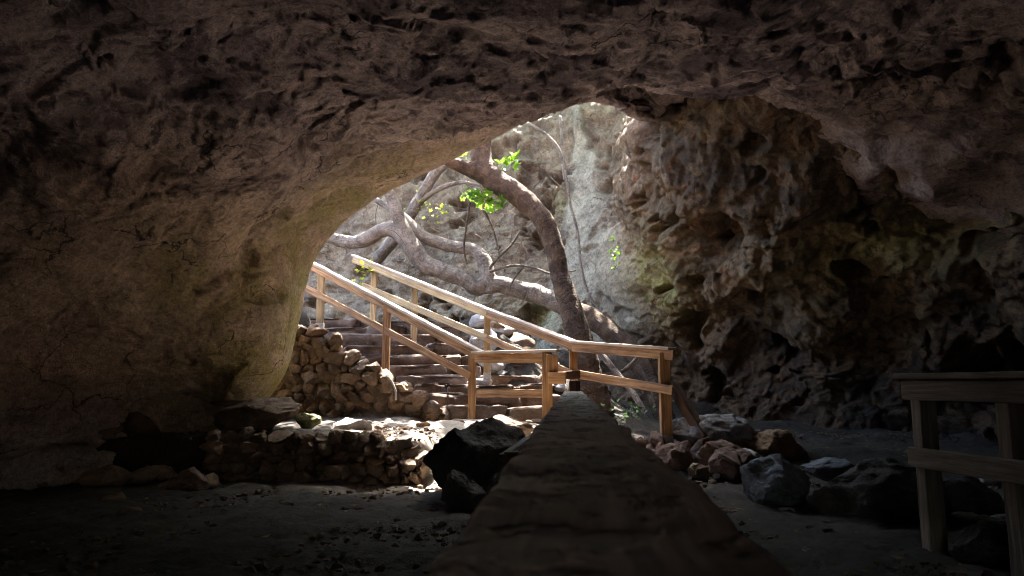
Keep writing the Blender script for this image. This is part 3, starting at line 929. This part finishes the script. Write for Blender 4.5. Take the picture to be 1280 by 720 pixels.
# gravel and litter, far too many to count
mb = MB()
V0, F0 = ico(1)
n = 14000
px_ = rs.uniform(-4.2, 5.5, n); py_ = rs.uniform(1.6, 9.0, n)
pz_ = ground_z(px_, py_)
for i in range(n):
    s = .006 + .026 * rs.rand() ** 3
    mb.add(V0 * s * np.array((1, rs.uniform(.6, 1), rs.uniform(.5, .8))) * (1 + .25 * rs.randn(12, 1)) + np.array((px_[i], py_[i], pz_[i] + s * .3)), F0)
tag(mb.build('gravel', MAT_STONE, None, False), 'loose gravel and grit scattered over the cave floor', 'gravel', None, 'stuff')

mb = MB()
n = 700
lx, ly = rs.uniform(-4.2, 5.0, n), rs.uniform(2.0, 9.0, n)
lz = ground_z(lx, ly)
for i in range(n):
    a = rs.uniform(0, 6.28)
    L, W2 = rs.uniform(.02, .05), rs.uniform(.008, .02)
    V = np.array(((-L, 0, .01), (0, -W2, 0), (L, 0, .012), (0, W2, .006), (0, 0, .014)))
    V = rotz(V, a) + np.array((lx[i], ly[i], lz[i] + .02))
    mb.add(V, np.array(((0, 1, 4), (1, 2, 4), (2, 3, 4), (3, 0, 4))))
tag(mb.build('leaf_litter', MAT_LITTER, None, False), 'dry brown leaf litter strewn over the cave floor', 'leaf litter', None, 'stuff')

# ------------------------------------------------------------------ wooden railings
def post(root, px, pt, pb, d, wid=.095, mat=None, seed=0, shoe=True, pxb=None):
    b, t = at(px if pxb is None else pxb, pb, d), at(px, pt, d)
    b[0] = b[0] * .5 + t[0] * .5; t[0] = b[0]
    z0 = b[2] - .06
    o = beam_mesh('post', (b[0], d, z0), (t[0], d, t[2]), wid, wid * .95, mat or MAT_WOOD, root, seed, (0, 1, 0))
    if shoe:
        beam_mesh('post_base', (b[0], d, z0 - .05), (b[0], d, z0 + .13), wid + .012, wid + .008, MAT_CONCRETE, root, seed, (0, 1, 0))
    return o
def rail(root, name, a, b, wid, hei, mat, seed): return beam_mesh(name, at(*a), at(*b), wid, hei, mat, root, seed)
def off(p, dx=0, dy=0, dz=0): return p + np.array((dx, dy, dz))

# left stair railing
r1 = thing('wooden_railing', at(590, 525, 9.2), 'left stair railing with sunlit cap climbing beside the dry stone wall', 'railing')
A0, A1, A2, A3 = at(593, 440, 9.2), at(484, 381, 9.75), at(401, 336, 10.25), at(345, 306, 10.6)
post(r1, 590, 440, 525, 9.2, .10, seed=1, shoe=False)
post(r1, 483, 382, 470, 9.72, .10, seed=2)
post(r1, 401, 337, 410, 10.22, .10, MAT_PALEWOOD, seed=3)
fr = np.array((0, -.068, 0))
beam_mesh('top_rail', A0 + fr + (0.02, 0, -.045), A3 + fr + (0, 0, -.045), .038, .10, MAT_WOOD, r1, 4)
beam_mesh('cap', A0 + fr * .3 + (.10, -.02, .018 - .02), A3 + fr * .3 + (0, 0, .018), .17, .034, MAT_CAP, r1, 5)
B0, B3 = at(588, 470, 9.2), at(345, 340, 10.6)
beam_mesh('lower_rail', B0 + fr, B3 + fr, .038, .095, MAT_WOOD, r1, 6)

# short railing on the landing
r2 = thing('wooden_railing', at(685, 522, 8.5), 'short level railing across the landing at the foot of the left stair railing', 'railing')
post(r2, 684, 441, 528, 8.5, .125, seed=7, shoe=False)
C0, C1 = at(592, 448, 9.10), at(679, 448, 8.52)
beam_mesh('top_rail', C0 + (.03, -.10, 0), C1 + (0, -.02, 0), .04, .12, MAT_WOOD, r2, 8)
beam_mesh('cap', at(592, 441, 9.0) + (.0, -.05, 0), at(698, 438.5, 8.42), .15, .03, MAT_CAP, r2, 9)
beam_mesh('lower_rail', at(597, 492, 9.08) + (0, -.08, 0), at(680, 492, 8.52), .04, .10, MAT_WOOD, r2, 10)
beam_mesh('rail_end', at(690.5, 442, 8.40) + (0, 0, -.012), at(690.5, 465, 8.40), .14, .06, MAT_WOOD, r2, 11, (0, 1, 0))
beam_mesh('rail_end', at(686, 473, 8.36), at(707, 472, 8.30), .06, .14, MAT_WOOD, r2, 12)
beam_mesh('rail_end', at(706, 469, 8.40), at(724, 468, 8.60), .05, .10, MAT_DARKWOOD, r2, 13)

# right stair railing, bent round to the right at its foot
r3 = thing('wooden_railing', at(831, 550, 7.7), 'long right stair railing that bends right to an end post above the rubble', 'railing')
D0, D1, D2, D3, D4 = at(443, 321, 11.4), at(519, 351, 10.75), at(609, 388, 9.9), at(718, 429, 8.75), at(838, 438, 7.68)
for (px, pt, pb, d, sd) in ((467, 333, 410, 11.2, 14), (518, 352, 432, 10.8, 15), (609, 389, 472, 9.95, 16)):
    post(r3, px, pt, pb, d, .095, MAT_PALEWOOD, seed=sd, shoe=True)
post(r3, 717, 431, 520, 8.80, .10, seed=17, shoe=False)
post(r3, 829, 441, 552, 7.74, .12, seed=18, pxb=834)
def section(Pa, Pb, sd, mat):
    beam_mesh('top_rail', Pa + (0, -.07, -.055), Pb + (0, -.07, -.055), .04, .11, mat, r3, sd)
    beam_mesh('cap', Pa + (0, -.02, .017), Pb + (0, -.02, .017), .16, .032, MAT_CAP, r3, sd + 50)
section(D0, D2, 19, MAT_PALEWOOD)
section(D2, D3, 20, MAT_WOOD)
section(D3 + (-.02, 0, 0), D4 + (.02, 0, 0), 21, MAT_WOOD)
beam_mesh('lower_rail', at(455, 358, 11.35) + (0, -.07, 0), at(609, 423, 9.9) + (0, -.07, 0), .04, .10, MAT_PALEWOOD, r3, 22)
beam_mesh('lower_rail', at(609, 423, 9.9) + (0, -.07, 0), at(717, 469, 8.78) + (0, -.07, 0), .04, .10, MAT_WOOD, r3, 23)
beam_mesh('lower_rail', at(722, 468, 8.70) + (0, -.07, 0), at(840, 488, 7.62) + (0, -.05, 0), .04, .10, MAT_WOOD, r3, 24)

# the near railing whose cap fills the foreground
r4 = thing('wooden_railing', (0.5, 6.2, 0), 'foreground railing with broad dark worn plank running from the viewer to the landing', 'railing')
zc = EYE - .083
beam_mesh('cap', (-.035, -.6, zc - .02), (.555, 6.3, zc - .02), .168, .04, MAT_PLANK, r4, 30, seg=.02, rough=.006)
for i, (x, y) in enumerate(((.52, 6.1), (.35, 4.1), (.18, 2.1), (0.0, .1))):
    beam_mesh('post', (x, y, -.1), (x, y, zc - .045), .09, .09, MAT_DARKWOOD, r4, 31 + i, (0, 1, 0))
beam_mesh('post_top', (.578, 6.42, .5), (.578, 6.42, zc + .10), .10, .10, MAT_DARKWOOD, r4, 36, (0, 1, 0))
beam_mesh('lower_rail', (.40, 6.3, .585), (-.045, 3.35, .56), .04, .10, MAT_DARKWOOD, r4, 37)
beam_mesh('post', (-.005, 3.4, -.1), (-.005, 3.4, .62), .07, .07, MAT_DARKWOOD, r4, 38, (0, 1, 0))

# near railing on the right
r5 = thing('wooden_railing', at(1165, 688, 4.05), 'weathered grey railing at the right edge beside the dark boulders', 'railing')
E0, E1 = at(1131, 470, 4.05), (2.85, 1.2, 1.02)
e0 = np.array((2.36, 4.0, 0))
dirn = np.array((.16, -1.0, 0)); dirn /= np.linalg.norm(dirn)
def ep(t_, z, s_=0): return e0 + dirn * t_ + np.array((dirn[1], -dirn[0], 0)) * s_ + np.array((0, 0, z))
for i, t_ in enumerate((0, .58, 2.2)):
    beam_mesh('post', ep(t_, -.08), ep(t_, .965), .095, .095, MAT_OLDWOOD, r5, 40 + i, (0, 1, 0))
beam_mesh('top_rail', ep(-.06, .905, .068), ep(3.2, .905, .068), .04, .11, MAT_OLDWOOD, r5, 44)
beam_mesh('cap', ep(-.10, .985, .02), ep(3.2, .985, .02), .17, .034, MAT_OLDWOOD, r5, 45)
beam_mesh('lower_rail', ep(-.05, .53, .068), ep(3.2, .53, .068), .04, .11, MAT_OLDWOOD, r5, 46)

# leaning timber right of the end post
o = beam_mesh('leaning_post', at(838, 478, 7.9), at(882, 548, 7.5), .12, .10, MAT_DARKWOOD, None, 48)
tag(o, 'dark timber leaning from the end post of the right stair railing down to the rocks', 'post')

# ------------------------------------------------------------------ trees
def px_tube(pts, sides=14, lump=.12, seed=0):
    P_ = [at(p[0], p[1], p[2]) for p in pts]
    r_ = [p[3] * p[2] / FPX * (.84 if p[3] > 5 else 1) for p in pts]
    return tube_geo(P_, r_, sides, lump, .05, seed)

def leaf_geo(size, rs, lobed=True):
    ang = np.linspace(-math.pi * .86, math.pi * .86, 23)
    rad = (.62 + .38 * np.cos(ang * 2.6) ** 2) * (1 - .32 * np.abs(ang) / math.pi) if lobed else .45 + .55 * np.cos(ang) ** 2
    pts = np.stack([np.sin(ang) * rad * .8, np.cos(ang) * rad, 0.18 * np.abs(np.sin(ang)) * rad], 1)
    pts = np.concatenate([[[0, 0, 0]], pts]) * size
    F = np.array([(0, k, k + 1) for k in range(1, 23)])
    a, b, c = rs.uniform(0, 6.28), rs.uniform(-1.0, 1.0), rs.uniform(-.9, .9)
    M = (Matrix.Rotation(a, 3, 'Z') @ Matrix.Rotation(b, 3, 'X') @ Matrix.Rotation(c, 3, 'Y'))
    return pts @ np.array(M).T, F

def foliage(name, mat, parent, clumps, seed, label=None):
    rs = np.random.RandomState(seed)
    mb, tones = MB(), []
    for (c, spread, n, size) in clumps:
        for _ in range(n):
            V, F = leaf_geo(size * rs.uniform(.6, 1.2), rs)
            mb.add(V + np.array(c) + rs.normal(size=3) * np.array(spread), F)
            tones += [rs.rand()] * len(V)
    o = mb.build(name, mat, parent, False)
    a = o.data.attributes.new('tone', 'FLOAT', 'POINT')
    a.data.foreach_set('value', np.array(tones, np.float32))
    if label: o['label'] = label
    return o

t1 = thing('tree', at(748, 540, 9.7), 'dark crooked fig trunk arching up left out of the cave beside the right stair railing', 'tree')
tube_mesh('trunk', [px_tube([(756, 560, 9.6, 27), (742, 500, 9.7, 24), (730, 445, 9.8, 21), (716, 392, 9.9, 17), (701, 350, 10.0, 15), (693, 312, 10.05, 15), (676, 272, 10.1, 15.5), (645, 242, 10.2, 17),
                             (614, 222, 10.3, 19), (602, 196, 10.35, 16), (604, 160, 10.4, 14), (612, 100, 10.5, 13), (622, 20, 10.7, 12), (640, -90, 11.0, 10)], 18, .13, 1)], MAT_BARK, t1)
tube_mesh('branch', [px_tube([(622, 228, 10.3, 14), (590, 212, 10.2, 12), (560, 200, 10.1, 9), (530, 175, 9.9, 8), (490, 120, 9.7, 6)], 12, .14, 2)], MAT_BARK, t1)
tube_mesh('branch', [px_tube([(640, -80, 11.0, 9), (600, -170, 10.8, 8), (520, -260, 10.4, 6), (430, -330, 10, 4)], 10, .1, 3)], MAT_BARK, t1)
tube_mesh('branch', [px_tube([(640, -80, 11.0, 9), (700, -180, 11.2, 8), (780, -260, 11.2, 6), (850, -330, 11, 4)], 10, .1, 4)], MAT_BARK, t1)
crs = np.random.RandomState(77)
cl = [(at(604, 248, 10.2), (.12, .12, .06), 34, .105), (at(590, 243, 10.2), (.10, .10, .06), 18, .09), (at(622, 255, 10.2), (.07, .1, .03), 12, .08),
      (at(640, 203, 10.7), (.10, .12, .07), 26, .095), (at(552, 193, 10.6), (.10, .1, .05), 14, .07), (at(578, 190, 10.8), (.08, .1, .06), 12, .06)]
for _ in range(120):
    x, y, z = crs.uniform(-4.5, 3.6), crs.uniform(9.0, 15.0), crs.uniform(7.0, 8.8)
    if (-1.05 < x < .6 and 9.2 < y < 10.7) or (.3 < x < 1.45 and 9.0 < y < 11.5): continue  # gaps left in the unseen crown so sun on the landing brightens the cave
    cl.append(((x, y, z), (.38, .38, .18), 30, .13))
foliage('foliage', MAT_LEAF, t1, cl, 5)

t2 = thing('tree', at(862, 520, 10.2), 'grey gnarled tree lying low along the cliff behind the right stair railing', 'tree')
tube_mesh('root', [px_tube([(835, 535, 10.3, 14), (812, 475, 10.6, 14), (780, 430, 10.95, 15), (742, 400, 11.25, 15.5), (712, 384, 11.45, 15)], 16, .16, 6)], MAT_BARK, t2)  # lower end of the same trunk, darker bark stands in for its shade
tube_mesh('trunk', [px_tube([(720, 388, 11.4, 14), (696, 378, 11.5, 15), (655, 363, 11.6, 13.5), (613, 354, 11.6, 13), (597, 358, 11.6, 13),
                             (580, 349, 11.6, 13), (552, 338, 11.6, 12.5), (530, 328, 11.6, 13.5), (513, 307, 11.6, 15), (499, 290, 11.6, 13), (480, 287, 11.65, 11), (460, 298, 11.7, 11), (440, 303, 11.8, 10), (410, 296, 11.9, 9)], 16, .16, 6)], MAT_GREYBARK, t2)
tube_mesh('branch', [px_tube([(612, 366, 11.6, 12), (610, 345, 11.6, 12), (603, 322, 11.65, 11), (590, 312, 11.7, 9.5), (560, 307, 11.75, 9), (530, 296, 11.8, 9), (512, 280, 11.85, 8), (500, 268, 11.9, 6), (470, 250, 12, 4)], 14, .15, 7)], MAT_GREYBARK, t2)
tube_mesh('branch', [px_tube([(520, 318, 11.6, 11), (508, 292, 11.55, 11), (497, 270, 11.5, 9.5), (489, 246, 11.45, 9), (470, 215, 11.4, 7), (455, 170, 11.3, 6)], 14, .15, 8)], MAT_GREYBARK, t2)
foliage('foliage', MAT_YLEAF, t2, [(at(455, 335, 11.1), (.07, .08, .10), 22, .06), (at(548, 262, 11.6), (.12, .1, .10), 16, .05), (at(525, 255, 12.2), (.15, .2, .12), 14, .05)], 8)

t3 = thing('tree', at(505, 300, 12.4), 'pale bare trunk slanting up behind the gnarled grey tree', 'tree')
tube_mesh('trunk', [px_tube([(470, 325, 12.8, 10), (500, 290, 12.5, 9), (512, 270, 12.4, 9), (526, 246, 12.3, 8.5), (545, 215, 12.2, 8), (565, 190, 12.1, 7), (580, 140, 12, 6), (590, 60, 12, 5)], 14, .13, 9)], MAT_GREYBARK, t3)
tube_mesh('branch', [px_tube([(520, 256, 12.3, 4), (545, 238, 12.2, 3.2), (575, 228, 12.1, 2.5), (600, 232, 12, 1.5)], 8, .1, 10)], MAT_GREYBARK, t3)

tw = np.random.RandomState(31)
twigs = [
 ('vine', 'thin bare vine hanging down the grey flowstone face', [(700, 145, 12.3, 1.6), (704, 190, 12.1, 1.6), (712, 250, 11.9, 1.8), (722, 290, 11.8, 1.8), (726, 330, 11.7, 1.6), (733, 360, 11.6, 1.8), (748, 395, 11.5, 2)]),
 ('vine', 'upper pale root crossing the rock left of the flowstone', [(662, 155, 12.4, 2), (685, 170, 12.3, 2), (700, 190, 12.2, 2.2), (706, 225, 12.1, 2)]),
 ('twig', 'thin curved twig below the bright green leaves', [(604, 262, 10.4, 1.6), (614, 280, 10.5, 1.4), (620, 300, 10.6, 1.2), (624, 318, 10.6, 1)]),
 ('twig', 'thin straight twig left of the bright green leaves', [(588, 250, 10.6, 1.6), (584, 275, 10.7, 1.4), (580, 310, 10.9, 1.3), (584, 330, 11, 1)]),
 ('twig', 'bare forked twig rising right from the grey tree', [(605, 345, 11.5, 2), (620, 325, 11.5, 1.8), (640, 305, 11.4, 1.5), (650, 288, 11.4, 1)]),
 ('twig', 'bare horizontal twig between the grey tree and the dark trunk', [(612, 340, 11.4, 1.8), (640, 332, 11.3, 1.8), (665, 334, 11.1, 1.6), (690, 342, 10.9, 1.4), (720, 338, 10.8, 1)]),
 ('twig', 'short twig hanging under the horizontal twig', [(655, 333, 11.2, 1.5), (645, 345, 11.2, 1.2), (638, 358, 11.2, 1)]),
 ('dry_branch', 'grey dry branch propped behind the right end of the railing', [(745, 435, 9.4, 4), (770, 465, 9.2, 4), (790, 490, 9.0, 4), (806, 515, 8.8, 3.5)]),
 ('dry_branch', 'thin dry stick crossing behind the right end of the railing', [(772, 468, 9.2, 2.5), (786, 458, 9.2, 2.4), (796, 448, 9.2, 2)]),
 ('twig', 'slender stem curving behind the bent railing', [(775, 430, 9.6, 1.6), (800, 460, 9.4, 1.5), (815, 490, 9.2, 1.3), (820, 515, 9.0, 1.2)]),
]
for i, (nm, lb, pts) in enumerate(twigs):
    o = tube_mesh(nm, [px_tube(pts, 8, .1, 40 + i)], MAT_GREYBARK if nm in ('dry_branch', 'vine') else MAT_TWIG)
    tag(o, lb, 'vine' if nm == 'vine' else 'branch')
tub = []
for i in range(70):
    px, py, d = tw.uniform(430, 700), tw.uniform(190, 330), tw.uniform(11.2, 12.8)
    p = at(px, py, d)
    L, ang = tw.uniform(.25, .9), tw.uniform(-2.6, -.5)
    dv = np.array((math.cos(ang) * L, tw.uniform(-.2, .2), math.sin(ang) * L))
    tub.append(tube_geo([p, p + dv * .4 + tw.normal(size=3) * .05, p + dv], [.007, .006, .003], 5, 0, .12))
tag(tube_mesh('hanging_roots', tub, MAT_TWIG), 'tangle of thin roots and bare twigs hanging over the cliff', 'roots', None, 'stuff')

# small plants
def plant(name, label, clumps, seed, mat=MAT_LEAF):
    c = clumps[0][0]
    r_ = thing(name, c, label, 'plant')
    foliage('leaves', mat, r_, clumps, seed)
    tube_mesh('stem', [tube_geo([np.array(c) + (0, .15, -.12), np.array(c) + (0, .05, -.03), np.array(c)], [.006, .005, .003], 6)], MAT_TWIG, r_)
plant('wall_plant', 'green leafy plant growing on the lit cave wall right of the flowstone', [(at(769, 318, 10.75), (.04, .05, .11), 26, .05), (at(766, 300, 10.8), (.03, .05, .05), 10, .04)], 21)
plant('bush', 'dull green low bush in the dark behind the end post of the right railing', [(at(792, 512, 8.6), (.18, .15, .05), 46, .045), (at(775, 520, 8.5), (.12, .1, .04), 18, .045)], 23, MAT_BUSH)

# pale cord on the stair wall
o = tube_mesh('cord', [px_tube([(483, 470, 8.70, 1.3), (489, 476, 8.68, 1.3), (493, 484, 8.66, 1.3), (495, 492, 8.66, 1.3), (495, 500, 8.68, 1.2)], 8, 0)], MAT_CONCRETE)
tag(o, 'pale curved piece of cord lying on the dry stone stair wall', 'cord')
